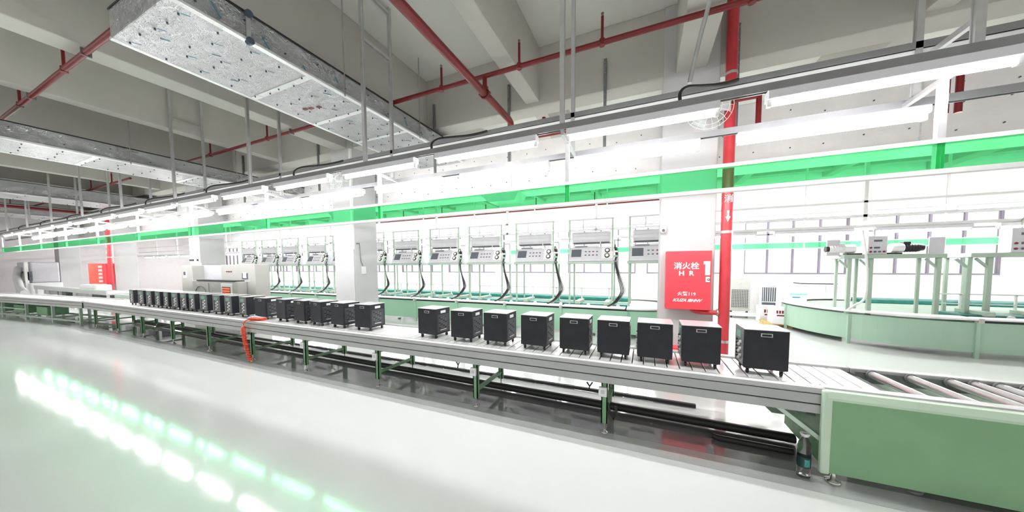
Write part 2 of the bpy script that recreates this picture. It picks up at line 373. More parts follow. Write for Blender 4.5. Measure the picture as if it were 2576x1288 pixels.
# ================================================================== BLACK WHEELED BOXES
def make_box():
    t = thing('wheeled_box', '', 'equipment box', (0, 0, 0), 'black wheeled boxes on the conveyor')
    W, D, B, T = .15, .14, .05, .385
    MB().box(-W, W, -D, D, B, T-.006).build('body', 'black', t, .006)
    MB().box(-W-.003, W+.003, -D-.003, D+.003, T-.007, T).build('lid', 'lid', t, .003)
    pl = MB().box(-.04, .04, -D-.003, -D+.001, .325, .355).build('handle_plate', 'panel_grey', t, .002, 1)
    MB().box(-.032, .032, -D-.0045, -D-.002, .331, .349).build('handle_recess', 'black', pl)
    # right side: grip opening, vents, strip
    vp = MB().box(W-.001, W+.003, -.115, .115, .075, .30).build('vent_panel', 'black_mid', t, .002, 1)
    for iz in range(7):
        for iy in range(4): MB().box(W+.002, W+.005, -.085+.04*iy, -.062+.04*iy, .125+.022*iz, .137+.022*iz).build('vent_slot', 'vent' if (iz+iy) % 3 else 'black', vp)
    MB().box(W-.001, W+.004, -.05, .05, .318, .352).build('grip_label', 'white', t, .004)
    MB().box(W+.002, W+.005, -.06, .06, .098, .106).build('name_strip', 'white', vp)
    # left side: control face with green display and knobs
    cp = MB().box(-W-.004, -W+.001, -.125, .125, .07, .375).build('control_face', 'panel_dark', t, .002, 1)
    MB().box(-W-.007, -W-.003, -.055, .07, .285, .345).build('display', 'led_green', cp, .002, 1)
    for i in range(6):
        MB().disc((-W-.01, -.055 + .045*(i % 2), .255-.03*i), .014, 'x', .014, 12).build('knob', 'white', cp)
        MB().disc((-W-.008, .06, .255-.03*i), .009, 'x', .01, 10).build('socket', 'black', cp)
    for sx in (-1, 1):
        for sy in (-1, 1):
            x, y = sx*(W-.035), sy*(D-.035)
            c = MB().box(x-.018, x+.018, y-.018, y+.018, .044, .05).box(x-.011, x-.008, y-.006, y+.01, .016, .046).box(x+.008, x+.011, y-.006, y+.01, .016, .046).build('caster', 'black_mid', t)
            MB().disc((x, y+.006, .019), .019, 'x', .015, 14).build('wheel', 'rubber', c)
    return t
proto = make_box()
boxes = []
for i, xl in enumerate([.783, .318, -.056, -.43, -.82, -1.26, -1.735, -2.20, -2.71]):
    boxes.append((xl+.15, 3.27, (0, 0, 0, 0, 0, -2, -1, 1, -3)[i], 'black wheeled box, %s of the nine near boxes counted from the green roller table' % ORD[i]))
for i, xl in enumerate([-3.88, -4.40, -4.886, -5.30, -5.78, -6.39]):
    boxes.append((xl+.15, 3.27, (2, -3, -6, -4, -6, 3)[i], 'black wheeled box, %s of the middle six counted from the gap in the row' % ORD[i]))
for i, xl in enumerate([-6.93, -7.43, -7.86, -8.36, -8.83, -9.2, -9.6, -10.0, -10.42, -10.88, -11.33, -11.85]):
    boxes.append((xl+.14, 3.29, 90+(i*37 % 7)-3, 'black wheeled box with its control face turned to the aisle, %s behind the orange hose' % ORD[i]))
for i, (x, y, a, lab) in enumerate(boxes):
    if i == 0:
        proto.location = (x, y, CZ); proto.rotation_euler = (0, 0, math.radians(a)); proto['label'] = lab
    else: dup(proto, (x, y, CZ), lab, None, math.radians(a))

# ---- things around the conveyor
h = []
for i in range(200):
    t = i/199
    cx = -6.18 + .17*t*t; cz = .60 - .55*t; cy = 2.858
    h.append((cx + .026*math.cos(t*40*PI), cy - .012 + .026*math.sin(t*40*PI), cz))
h = [(-5.98, 3.02, .72), (-6.04, 2.97, .73), (-6.10, 2.92, .725), (-6.15, 2.87, .70), (-6.18, 2.85, .65)] + h
co = thing('coil_hose', 'orange red coiled air hose hanging over the conveyor rail', 'hose', (-6.1, 2.87, 0))
MB().tube(h, .010, 6).build('coil', 'orange', co)
hh = [(-6.12+.0045*i, 2.93+.05*math.sin(i*.9)+.001*i, .722+.018*math.cos(i*.9)) for i in range(60)]
MB().tube(hh, .010, 6).build('bundle', 'orange', co)
MB().cyl((-6.0, 2.855, .02), (-6.01, 2.855, .06), .018, 10).build('fitting', 'pallet', co)
tag(MB().tube([(-6.28, 2.98, .70), (-6.2, 2.94, .722), (-6.1, 2.99, .735), (-6.05, 3.07, .70), (-5.98, 3.05, .69)], [.02, .03, .035, .03, .02], 8).build('blue_rag', 'blue_cloth'), 'crumpled blue cloth lying beside the orange hose', 'cloth')

BS = 1.12
bt = thing('water_bottle', 'clear plastic water bottle with dark green label beside the green table', 'bottle', (1.115, 2.90, .003))
MB().lathe((1.115, 2.90, .003), [(.027,.001),(.034,.006),(.0355,.02),(.034,.03),(.0355,.04),(.034,.05),(.0355,.065),(.0355,.155),(.0365,.175),(.035,.19),(.036,.205),(.031,.235),(.02,.262),(.014,.275),(.014,.292)], 24, True).build('bottle_body', 'pet', bt)
lb = MB().lathe((1.115, 2.90, .003), [(.0362,.075),(.0362,.145)], 24, False).build('bottle_label', 'bottle_label', bt)
MB().prism([(1.115+.0372*math.sin(a), 2.90-.0372*math.cos(a)) for a in (-.25,-.05,.15,.35,.55)]+[(1.115+.0364*math.sin(a), 2.90-.0364*math.cos(a)) for a in (.55,.35,.15,-.05,-.25)], 'z', .088, .137).build('label_print', 'bottle_print', lb)
MB().lathe((1.115, 2.90, .003), [(.018,.278),(.026,.292),(.024,.302),(.012,.298)], 16, False).build('torn_cap_film', 'white', bt)

bt.scale = (BS, BS, BS)
tag(MB().cyl((-13.6, 3.66, .055), (1.24, 3.40, .055), .04, 12).build('floor_pipe', 'rubber'), 'thick black pipe lying on the floor behind the conveyor legs', 'pipe')
tag(MB().box(-14, .54, 3.83, 3.87, .01, .045).build('cable_duct', 'rubber'), 'thin black floor duct farthest under the conveyor', 'cable duct')
tag(MB().tube([(.60, 3.23, .03), (.63, 3.205, .03), (1.16, 3.20, .03)], .026, 12).build('floor_pipe', 'rubber'), 'short black pipe end lying under the conveyor by the bottle', 'pipe')
for i, (x, y) in enumerate(((-.62, 3.80), (-2.6, 3.86))):
    tag(MB().tube([(x, y, .045), (x+.01, y, .09), (x-.025, y, .14)], .010, 6).tube([(x+.01, y, .09), (x+.045, y-.01, .15)], .009, 6).build('cable_stub', 'rubber'), ['forked black cable stub under the nearer conveyor bay', 'forked black cable stub under the farther conveyor bay'][i], 'cable')
for i, (x, y) in enumerate(((-1.07, 1.49), (-.27, 1.72))):
    tag(MB().tube([(x, y, .004), (x+.012, y+.01, .006), (x+.03, y+.03, .004)], .004, 5).build('floor_scrap', 'dirt'), ['tiny dark scrap on the open floor nearer the left', 'tiny dark scrap on the open floor nearer the right'][i], 'scrap')

# ================================================================== HANGING LIGHT FRAME
YFR, YBD, YRR, YLR = 3.02, 3.25, 3.50, 3.62
ZR, ZTOP = 2.985, 3.30
FX0, FX1 = -27., 3.4
RX = [1.90 - 2.67*i for i in range(11)]
lf = thing('light_frame', 'suspended silver profile frame holding two rows of tube lamps over the conveyor', 'light frame', (-10, 3.3, ZR))
def channel(p, x0, x1, y, z, name='lamp_rail', w=.045, hgt=.06):
    MB().box(x0, x1, y-w/2, y+w/2, z-.012, z).box(x0, x1, y-w/2, y-w/2+.006, z-hgt, z-.012).box(x0, x1, y+w/2-.006, y+w/2, z-hgt, z-.012).box(x0, x1, y-.012, y+.012, z-hgt+.012, z-.012).build(name, 'alu_rail', p)
channel(lf, FX0, FX1, YFR, ZR); channel(lf, FX0, FX1, YLR, 2.915)
channel(lf, FX0, FX1, YRR, ZTOP, 'top_rail', .04, .05)
MB().box(FX0, FX1, YRR-.004, YRR+.05, ZTOP-.11, ZTOP-.055).build('cable_tray', 'white', lf)
for i, x in enumerate(RX):
    for y, s in ((YFR, .045), (YRR, .04)):
        MB().box(x-s/2, x+s/2, y-.02, y-.012, ZR-.06 if y == YFR else 2.9, ZC).box(x-s/2, x+s/2, y+.012, y+.02, ZR-.06 if y == YFR else 2.9, ZC).box(x-s/2+.006, x+s/2-.006, y-.012, y+.012, ZR-.06 if y == YFR else 2.9, ZC).build('hanger_post', 'alu', lf)
    for z in ((4.58, 5.22) if i else (3.14, 4.58)): MB().bar((x, YFR, z), (x, YRR, z), .03, .04).build('cross_bar', 'alu', lf)
    MB().bar((x, YFR, 2.90), (x, YLR, 2.87), .03, .035).build('lower_cross_bar', 'alu', lf)
for k in range(9):
    x = .25-2.6*k
    MB().tube(smooth([(x, YFR, 2.97), (x+.0, YFR+.01, 3.06), (x+.06, YFR+.08, 3.13), (x+.2, YFR+.22, 3.18), (x+.36, YFR+.36, 3.23), (x+.5, YRR-.02, 3.29)]), .014, 8).build('power_cable', 'rubber', lf)
for k in range(18):
    x = 2.6-1.335*k
    MB().box(x-.03, x+.03, YRR-.03, YRR+.03, ZTOP-.17, ZTOP-.10).build('cable_clip', 'lilac', lf, .008)
tag(MB().tube(smooth([(.56, 3.52, 4.40), (.513, 3.5, 4.07), (.455, 3.5, 3.81), (.40, 3.5, 3.55), (.365, 3.5, 3.36)]), .02, 10).build('flexible_conduit', 'alu'), 'bent silver conduit dropping from the ceiling beam to the lamp frame near the red riser', 'conduit')
# lamps
def make_lamp(name, mt, L=1.25):
    t = thing(name, '', 'tube lamp', (0, 0, 0))
    h = MB().prism([(-.050,-.012),(-.030,0),(.030,0),(.050,-.012),(.050,-.066),(.046,-.070),(-.046,-.070),(-.050,-.066)], 'x', 0, L).build('housing', 'lamp_body', t)
    for x in (.0, L-.03): MB().box(x, x+.03, -.02, .02, -.118, -.066).build('lamp_holder', 'plastic', h, .005)
    MB().cyl((.03, 0, -.096), (L-.03, 0, -.096), .018, 12).build('tube', mt, t)
    return t
lp = make_lamp('tube_lamp', 'tube')
first = True
for row, (y, z, x0, lab) in enumerate(((YFR, ZR-.06, .84, 'front'), (YLR, 2.855, .79, 'rear'))):
    for k in range(16):
        x = x0-1.56*k
        label = 'glowing fluorescent tube lamp, %s from the right in the %s row over the conveyor' % (ORD[k], lab)
        g = 'tube lamps of the %s row' % lab
        if first: lp.location = (x, y, z); lp['label'] = label; lp['group'] = g; first = False
        else: dup(lp, (x, y, z), label, g)
# green acrylic band
gb = thing('green_sign_band', 'long translucent green acrylic band hanging below the lamps', 'sign band', (-10, YBD, 2.25))
for i in range(len(RX)-1):
    if i == 0: MB().box(RX[0]+.002, FX1, YBD-.028, YBD-.024, 2.262, 2.448).build('green_panel', 'acrylic', gb)
    MB().box(RX[i+1]+.002, RX[i]-.002, YBD-.028, YBD-.024, 2.262, 2.448).build('green_panel', 'acrylic', gb)
MB().box(FX0, FX1, YBD-.032, YBD+.018, 2.445, 2.475).build('top_edge', 'white', gb)
MB().box(FX0, FX1, YBD-.034, YBD+.022, 2.232, 2.265).build('bottom_edge', 'white', gb)
for x in RX: MB().box(x-.02, x+.02, YBD-.02, YBD+.02, 2.24, 2.90).build('drop_post', 'alu', gb)

# ================================================================== DUCTS
def pins(p, pts, axis):
    s = None
    for q in pts:
        if s is None:
            s = MB().disc(q, .0085, axis, .018, 8).build('insulation_pin', 'pin', p); q0 = Vector(q)
        else: inst(s, p, Vector(q)-q0)
def smear(p, pts, d):
    for q in pts:
        l = .06+.07*random.random(); dx, dy, dz = d
        MB().bar(q, (q[0]+dx*l, q[1]+dy*l, q[2]+dz*l), .010, .004).build('ink_mark', 'ink_blue', p)
def ductY(xl, xr, zb, zt, y0, y1, label, npx, dy, marks=0, seams=()):
    d = thing('foil_air_duct', label, 'air duct', ((xl+xr)/2, y0, zb))
    MB().box(xl, xr, y0, y1, zb, zt).build('duct_body', 'foil', d, .012)
    for x in (xl, xr): MB().box(x-.028, x+.028, y0, y1, zb-.004, zb+.03).build('edge_tape', 'foil_tape', d, .006)
    MB().box(xl-.01, xr+.014, y0-.005, y1, zt-.006, zt+.012).build('top_flange', 'glass_black', d)
    for y in seams: MB().box(xl+.02, xr-.02, y-.035, y+.035, zb-.004, zb).build('seam_tape', 'foil_tape', d)
    P = []; n = int((y1-y0)/dy)
    for j in range(n):
        for i in range(npx): P.append((xl+.12+(xr-xl-.24)*i/(npx-1)+random.uniform(-.03,.03), y0+dy*(j+.5)+random.uniform(-.05,.05), zb-.008))
    pins(d, P, 'z')
    sm = None
    for q in P[::2]:
        a = random.uniform(.6, 1.2); e = Vector((q[0]+.015, q[1]+.01, zb-.0005))
        if sm is None: sm = MB().bar(e, e+Vector((.03, .055, 0)), .010, .002).build('ink_streak', 'ink_blue' if marks else 'galv', d); e0 = e
        else: inst(sm, d, e-e0)
    S = [(xr+.006, y0+dy*1.4*(j+.5), zb+(zt-zb)*(.35+.35*(j % 2))) for j in range(int(n/1.4))]
    pins(d, S, 'x')
    if marks:
        smear(d, [(xr+.004, y0+.3+.42*j, zt-.10-.05*(j % 3)) for j in range(marks)], (.0, .6, -.8))
        smear(d, [(xl+.15+.9*random.random(), y0+.2+.33*j, zb-.002) for j in range(marks)], (.5, .8, 0))
    return d
d1 = ductY(-5.0, -3.79, 3.915, 4.20, 1.325, 5.95, 'nearest silver foil wrapped air duct at upper left with ink marks', 5, .27, 11, (2.55, 3.4, 4.2))
for q in ((-4.62, 3.02), (-4.52, 3.04), (-4.38, 3.06)): MB().box(q[0]-.035, q[0]+.035, q[1]-.02, q[1]+.02, 3.908, 3.915).build('red_mark', 'red', d1)
MB().box(-3.784, -3.776, 1.9, 1.94, 3.90, 4.22).build('strap', 'alu', d1)
for z in (3.92, 4.19): MB().disc((-3.77, 1.92, z), .035, 'x', .05, 10).build('strap_clamp', 'pin', d1)
ductY(-10.40, -9.30, 3.644, 3.925, .6, 5.95, 'second silver foil wrapped air duct from the near one', 4, .36, 0, (2.2, 3.6, 5))
ductY(-18.45, -17.2, 3.80, 4.18, .4, 5.95, 'third silver foil wrapped air duct far left', 3, .5)
ductY(-24.5, -23.1, 3.75, 4.15, .2, 5.95, 'farthest silver foil wrapped air duct by the end wall', 3, .7)
# duct along the back of the columns
YD = 5.95
d4 = thing('long_air_duct', 'long pale foil duct running behind the columns above the test benches', 'air duct', (-10, YD, 3.15))
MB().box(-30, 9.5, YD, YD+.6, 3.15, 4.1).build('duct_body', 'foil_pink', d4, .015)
pins(d4, [(-14+.42*i+random.uniform(-.05,.05), YD-.006, 3.35+.25*j+random.uniform(-.05,.05)) for i in range(54) for j in range(3)], 'y')
for x in (-8.2, -2.6, 3.3): MB().box(x-.01, x+.01, YD-.006, YD, 3.15, 4.1).build('seam', 'foil_tape', d4)
for x in (-12.4, -7.9, -2.9):
    ob = MB().prism([(x-.45, 3.15), (x-.25, 2.98), (x+.35, 2.98), (x+.45, 3.15)], 'y', YD+.02, YD+.5).build('air_outlet', 'lilac', d4)
# strip hangers on the beam
for i, x in enumerate((1.09, -.62, -2.27, -3.9, -7.4, -10.65)):
    t = thing('strip_hanger', 'dark perforated steel strip hanger on the main beam, %s from the right' % ORD[i], 'hanger', (x, 5.09, 3.5), 'strip hangers on the main beam')
    MB().box(x-.022, x+.022, 5.085, 5.12, 3.45, 4.80).build('strip', 'galv', t, .004)
    for k in range(4): MB().disc((x, 5.083, 4.74-.16*k), .009, 'y', .006, 8).build('bolt', 'steel', t)
for i, (x, y, zt, zb) in enumerate(((-3.76, 3.0, ZC, 4.2), (-3.76, 4.5, ZC, 4.2), (-9.27, 2.6, ZC, 3.925), (-9.27, 4.3, ZC, 3.925))):
    tag(MB().cyl((x, y, zb-.3), (x, y, zt), .009, 6).build('threaded_rod', 'steel'), ['thin rod hanging the near duct, nearer one', 'thin rod hanging the near duct, farther one', 'thin rod hanging the second duct, nearer one', 'thin rod hanging the second duct, farther one'][i], 'rod')

# ================================================================== RED PIPES
ZS = 4.28
def sprinkler_line(y, x0, x1, heads, clamps, label):
    t = thing('sprinkler_pipe', label, 'pipe', ((x0+x1)/2, y, ZS))
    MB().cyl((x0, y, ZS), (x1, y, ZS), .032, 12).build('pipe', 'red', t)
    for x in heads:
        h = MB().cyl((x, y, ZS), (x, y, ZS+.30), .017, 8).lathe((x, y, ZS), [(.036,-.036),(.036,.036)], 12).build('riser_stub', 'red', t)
        MB().lathe((x, y, ZS+.30), [(.018,0),(.012,.02),(.018,.04),(.006,.05)], 8).build('sprinkler_head', 'galv', h)
    for x in clamps: MB().box(x-.01, x+.01, y-.038, y+.05, ZS-.038, ZS+.05).build('clamp', 'galv', t)
sprinkler_line(3.95, -12.5, 9, (.95, -.52, -1.6, -2.87, -7.3, -9.58), (1.7, -6.5, -11.2), 'long red sprinkler pipe crossing under the ceiling in front of the main beam')
sprinkler_line(1.50, -14, -3.8, (-7.25, -9.45, -12.2), (-6.45, -8.85, -11.3), 'red sprinkler pipe at the upper left running into the near duct')
sprinkler_line(3.95, -30, -14.2, (-15.6, -17.4, -19.6, -21.5), (-18.4,), 'far red sprinkler pipe beyond the second duct')
mp = thing('main_pipe', 'thick red main pipe running towards the back under the ceiling', 'pipe', (-2.13, 2.5, 4.04))
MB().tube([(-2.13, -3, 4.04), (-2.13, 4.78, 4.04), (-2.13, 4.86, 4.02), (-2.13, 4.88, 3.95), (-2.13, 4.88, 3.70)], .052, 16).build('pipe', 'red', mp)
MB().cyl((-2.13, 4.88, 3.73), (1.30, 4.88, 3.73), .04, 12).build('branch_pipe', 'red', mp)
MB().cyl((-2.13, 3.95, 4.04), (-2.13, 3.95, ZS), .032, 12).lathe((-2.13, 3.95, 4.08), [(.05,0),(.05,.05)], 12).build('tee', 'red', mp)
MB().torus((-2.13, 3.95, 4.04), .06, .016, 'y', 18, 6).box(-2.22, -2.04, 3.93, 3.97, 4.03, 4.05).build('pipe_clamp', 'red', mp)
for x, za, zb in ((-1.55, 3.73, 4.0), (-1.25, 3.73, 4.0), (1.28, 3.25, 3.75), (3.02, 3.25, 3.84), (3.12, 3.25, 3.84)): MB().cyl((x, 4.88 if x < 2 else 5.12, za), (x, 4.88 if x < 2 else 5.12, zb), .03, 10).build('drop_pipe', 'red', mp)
def riser(x, y, label, cabx):
    t = thing('riser_pipe', label, 'pipe', (x, y, 0))
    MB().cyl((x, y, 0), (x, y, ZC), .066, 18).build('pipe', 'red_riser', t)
    for z in (.52, 2.02, 4.1): MB().lathe((x, y, z), [(.072,0),(.072,.035)], 18).box(x-.02, x+.02, y+.06, y+.2, z, z+.03).build('clamp', 'alu', t)
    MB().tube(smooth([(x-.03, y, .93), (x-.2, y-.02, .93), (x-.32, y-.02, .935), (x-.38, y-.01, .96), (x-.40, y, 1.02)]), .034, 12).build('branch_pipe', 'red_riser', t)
    MB().torus((x-.075, y, .93), .04, .012, 'x', 16, 6).build('flange', 'alu', t)
    a = MB().prism([(x-.012, 2.32), (x+.012, 2.32), (x+.012, 2.24), (x+.03, 2.24), (x, 2.17), (x-.03, 2.24), (x-.012, 2.24)], 'y', y-.0685, y-.064).build('arrow_mark', 'white', t)
    text('pipe_lettering', '消', .11, 'white', t, (x, y-.068, 2.47))
    return t
riser(1.005, 5.0, 'red vertical riser pipe beside the column with the closed fire cabinet', 0)
riser(-20.38, 4.95, 'red vertical riser pipe far left beside the open fire cabinet', 0)
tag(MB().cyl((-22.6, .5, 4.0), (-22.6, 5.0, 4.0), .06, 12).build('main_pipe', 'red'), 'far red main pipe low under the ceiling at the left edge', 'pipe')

# ================================================================== FIRE CABINETS
fc = thing('fire_cabinet', 'closed red fire hose cabinet with white lettering on the near column', 'fire cabinet', (.55, 5.0, .97))
MB().box(.275, .83, 4.925, YC, .97, 1.787).build('cabinet_body', 'red_cab', fc, .006)
MB().box(.272, .833, 4.908, 4.925, .966, 1.79).build('door', 'red_cab', fc, .005)
text('lettering', '消火栓', .105, 'white', fc, (.53, 4.906, 1.575), bold=.002)
text('lettering', 'H  R', .09, 'white', fc, (.53, 4.906, 1.475), bold=.003, sx=1.1)
text('lettering', '火警119', .062, 'white', fc, (.54, 4.906, 1.185), sx=1.05, bold=.001)
text('lettering', 'ICUZA IBHNV', .056, 'white', fc, (.54, 4.906, 1.095), shear=.5, bold=.002)
hd = MB().box(.755, .815, 4.895, 4.908, 1.45, 1.62).box(.735, .815, 4.893, 4.908, 1.60, 1.645).build('handle', 'white', fc, .005)
text('lock_lettering', 'I', .05, 'panel_grey', hd, (.79, 4.893, 1.53))
lk = MB().box(.765, .815, 4.895, 4.908, 1.355, 1.43).build('lock', 'white', fc, .004)
MB().torus((.798, 4.893, 1.392), .013, .004, 'y', 12, 6).build('lock_ring', 'pin', lk)
f2 = thing('fire_cabinet', 'open red fire hose cabinet on a far left column', 'fire cabinet', (-20.8, 5.0, .93))
MB().box(-20.84, -20.54, 4.86, YC-.005, .93, 1.78).build('cabinet_body', 'red_cab', f2, .006)
dr = MB().box(-20.86, -20.83, 4.50, 4.86, .93, 1.78).build('door', 'salmon', f2, .006)
for k in range(5): MB().box(-20.828, -20.822, 4.74, 4.84, 1.0+.15*k, 1.09+.15*k).build('lettering_block', 'white', dr)
tag(MB().box(.85, .99, 5.06, 5.1, 0, .0).build('tmp', 'white') if False else MB().box(.30, .50, 4.93, 5.09, .02, .40).box(.315, .485, 4.92, 4.93, .05, .37).build('fire_extinguisher_box', 'red_cab', None, .006), 'small red extinguisher box on the floor below the fire cabinet', 'box')

# column fittings
sw = thing('switch_box', 'white switch box with conduit on the column behind the middle boxes', 'switch box', (-6.24, 5.1, 1.5))
xr = CX[1]+CW/2
MB().box(xr, xr+.03, 5.26, 5.38, 1.42, 1.60).build('box', 'plastic', sw, .006)
MB().tube([(xr+.012, 5.30, 1.6), (xr+.012, 5.25, 1.72), (xr+.012, 5.22, 2.15)], .009, 6).build('cable', 'galv', sw)
MB().cyl((xr-.02, 5.08, .3), (xr-.02, 5.08, 4.3), .012, 8).build('conduit', 'lilac', sw)
MB().box(xr-.06, xr+.0, 5.06, 5.10, 2.0, 4.3).build('trunking', 'white', sw)
MB().bar((xr-.05, 5.07, 2.14), (xr+.02, 5.22, 2.14), .03, .03).build('clip', 'galv', sw)
cc = thing('security_camera', 'small white dome camera on the left edge of the column above the fire cabinet', 'camera', (.22, 5.03, 2.1))
MB().box(.20, .26, 5.02, 5.1, 2.12, 2.2).lathe((.235, 5.03, 2.06), [(.01,.0),(.035,.015),(.045,.05),(.045,.09)], 16).build('housing', 'plastic', cc, .0)
MB().disc((.235, 4.985, 2.10), .02, 'y', .01, 12).build('lens', 'screen', cc)
def fan(x, y, z, label):
    t = thing('wall_fan', label, 'fan', (x, y, z))
    MB().box(x-.06, x+.06, y+.22, y+.32, z+.02, z+.18).cyl((x, y+.06, z), (x, y+.25, z+.08), .03, 10).build('bracket', 'plastic', t, .0)
    MB().lathe((x, y, z), [(.01,0)], 3, False) 
    MB().cyl((x, y+.0, z), (x, y+.12, z+.01), .07, 16).build('motor', 'plastic', t)
    cg = MB()
    for R in (.06, .14, .22, .27): cg.torus((x, y-.05+.25*R*R*4*.4, z), R, .004, 'y', 28, 5)
    for k in range(18):
        a = 2*PI*k/18; cg.tube([(x+.06*math.cos(a), y-.05, z+.06*math.sin(a)), (x+.2*math.cos(a), y-.04, z+.2*math.sin(a)), (x+.27*math.cos(a), y+.02, z+.27*math.sin(a))], .003, 4)
    cg.build('cage', 'plastic', t)
    for k in range(3):
        a = 2*PI*k/3; c, s = math.cos(a), math.sin(a)
        MB().prism([(x+.03*c-.02*s, z+.03*s+.02*c), (x+.24*c-.10*s, z+.24*s+.10*c), (x+.24*c+.08*s, z+.24*s-.08*c), (x+.03*c+.03*s, z+.03*s-.03*c)], 'y', y-.01, y+.0).build('blade', 'fan_blade', t)
    return t
fan(.72, 4.75, 3.62, 'pale wall fan high on the column with the closed fire cabinet')
fan(-6.35, 4.75, 3.55, 'pale wall fan high on the column with the switch box')

# ================================================================== TEST BENCH LINE BEHIND THE COLUMNS
def ring_bench(name, label, x_end, x_far, cy, R, pan_mat, seam, sgn):
    # oval ring conveyor bench: rounded end at x_end, straight front side at cy-R running to x_far
    t = thing(name, label, 'test bench', ((x_end+x_far)/2, cy, 0))
    path = [(x, cy-R) for x in [x_far + (x_end-x_far)*i/ max(1, int(abs(x_end-x_far)/seam)) for i in range(max(1, int(abs(x_end-x_far)/seam))+1)]]
    for i in range(len(path)-1):
        a, b = sorted((path[i][0], path[i+1][0]))
        MB().box(a+.004, b-.004, cy-R, cy-R+.02, .10, .60).build('side_panel', pan_mat, t)
        MB().box(a-.02, a+.025, cy-R-.012, cy-R+.03, .0, .60).build('panel_post', pan_mat, t)
        MB().box(a+.03, b-.03, cy-R-.06, cy-R+.24, .645, .675).build('edge_tray', 'white', t, .012)
        MB().box(a-.03, a+.03, cy-R-.07, cy-R+.02, .60, .68).build('tray_joint', 'cream', t, .006)
        MB().disc(((a+b)/2, cy-R+.1, .02), .05, 'z', .03, 12).build('foot', 'galv', t)
    # rounded end
    n = 8; pts = [(x_end + sgn*R*math.sin(PI*i/n), cy - R*math.cos(PI*i/n)) for i in range(n+1)]
    for i in range(n):
        k = 4; arc = [(x_end + sgn*R*math.sin(PI*(i+j/k)/n), cy - R*math.cos(PI*(i+j/k)/n)) for j in range(k+1)]
        inn = [(x_end + sgn*(R-.02)*math.sin(PI*(i+j/k)/n), cy - (R-.02)*math.cos(PI*(i+j/k)/n)) for j in range(k, -1, -1)]
        MB().prism(arc+inn, 'z', .10, .60).build('curved_panel', pan_mat, t)
        ar2 = [(x_end + sgn*(R+.06)*math.sin(PI*(i+j/k)/n), cy - (R+.06)*math.cos(PI*(i+j/k)/n)) for j in range(k+1)]
        in2 = [(x_end + sgn*(R-.34)*math.sin(PI*(i+j/k)/n), cy - (R-.34)*math.cos(PI*(i+j/k)/n)) for j in range(k, -1, -1)]
        MB().prism(ar2+in2, 'z', .645, .675).build('edge_tray', 'white', t)
        if i % 2 == 0: MB().box(pts[i][0]-.025, pts[i][0]+.025, pts[i][1]-.025, pts[i][1]+.025, 0, .6).build('panel_post', pan_mat, t)
    a, b = sorted((x_far, x_end))
    MB().box(a, b, cy-R+.02, cy-R+.06, .60, .645).build('shadow_strip', 'glass_black', t)  # dark strip put in for the shadow line under the tray
    MB().box(a, b, cy-R+.14, cy+R-.1, .58, .60).build('bench_top', 'mint_frame', t)
    MB().lathe((x_end, cy, .58), [(R-.06, 0), (R-.06, .02)], 40).build('round_top', 'mint_frame', t)
    MB().box(a, b, cy-R+.30, cy-R+.78, .60, .70).build('conveyor_belt', 'teal', t, .02)
    MB().box(a, b, cy+R-.8, cy+R-.3, .60, .70).build('conveyor_belt', 'teal', t, .02)
    nn = int((b-a)/.66)
    for i in range(nn):
        x = a+.3+.66*i
        MB().box(x-.06, x+.06, cy-R+.25, cy-R+.83, .68, .76).build('belt_bracket', 'mint_frame', t, .01)
        MB().disc((x+.25, cy-R+.29, .66), .045, 'y', .03, 12).build('belt_roller', 'white', t)
        MB().bar((x, cy-R+.82, .60), (x, cy-R+.82, 1.02), .025).build('guard_post', 'white', t)
    MB().bar((a, cy-R+.82, 1.02), (b, cy-R+.82, 1.02), .025).build('guard_rail', 'white', t)
    MB().bar((a, cy-R+.82, .84), (b, cy-R+.82, .84), .02).build('guard_rail', 'white', t)
    return t
ring_bench('test_bench', 'long mint green ring conveyor bench under the row of test units behind the columns', -.35, -17.6, 8.25, 1.3, 'mint', 1.35, 1)

# test racks, consoles, air conditioners and hoses: one set per bay
YR = 7.22
def make_rack():
    t = thing('test_rack', '', 'rack', (0, 0, 0), 'test racks on the mint bench')
    for x in (0, .97):
        MB().box(x-.018, x+.018, -.018, .018, .68, 2.66).build('post', 'mint_frame', t)
        MB().box(x-.018, x+.018, .52, .556, .68, 2.2).build('post', 'mint_frame', t)
    MB().bar((-.02, 0, 2.65), (.99, 0, 2.65), .03, .03).build('top_bar', 'lilac', t)
    MB().bar((-.02, 0, 2.47), (.99, 0, 2.47), .018, .018).build('mid_bar', 'lilac', t)
    MB().bar((-.02, 0, 2.42), (.99, .0, 2.42), .012, .012).build('mid_bar', 'lilac', t)
    MB().box(-.04, 1.02, -.10, .56, 1.63, 1.685).build('shelf', 'mint_frame', t, .006)
    MB().box(.30, .33, .0, .03, 2.42, 2.65).build('hanging_strap', 'lilac', t)
    return t
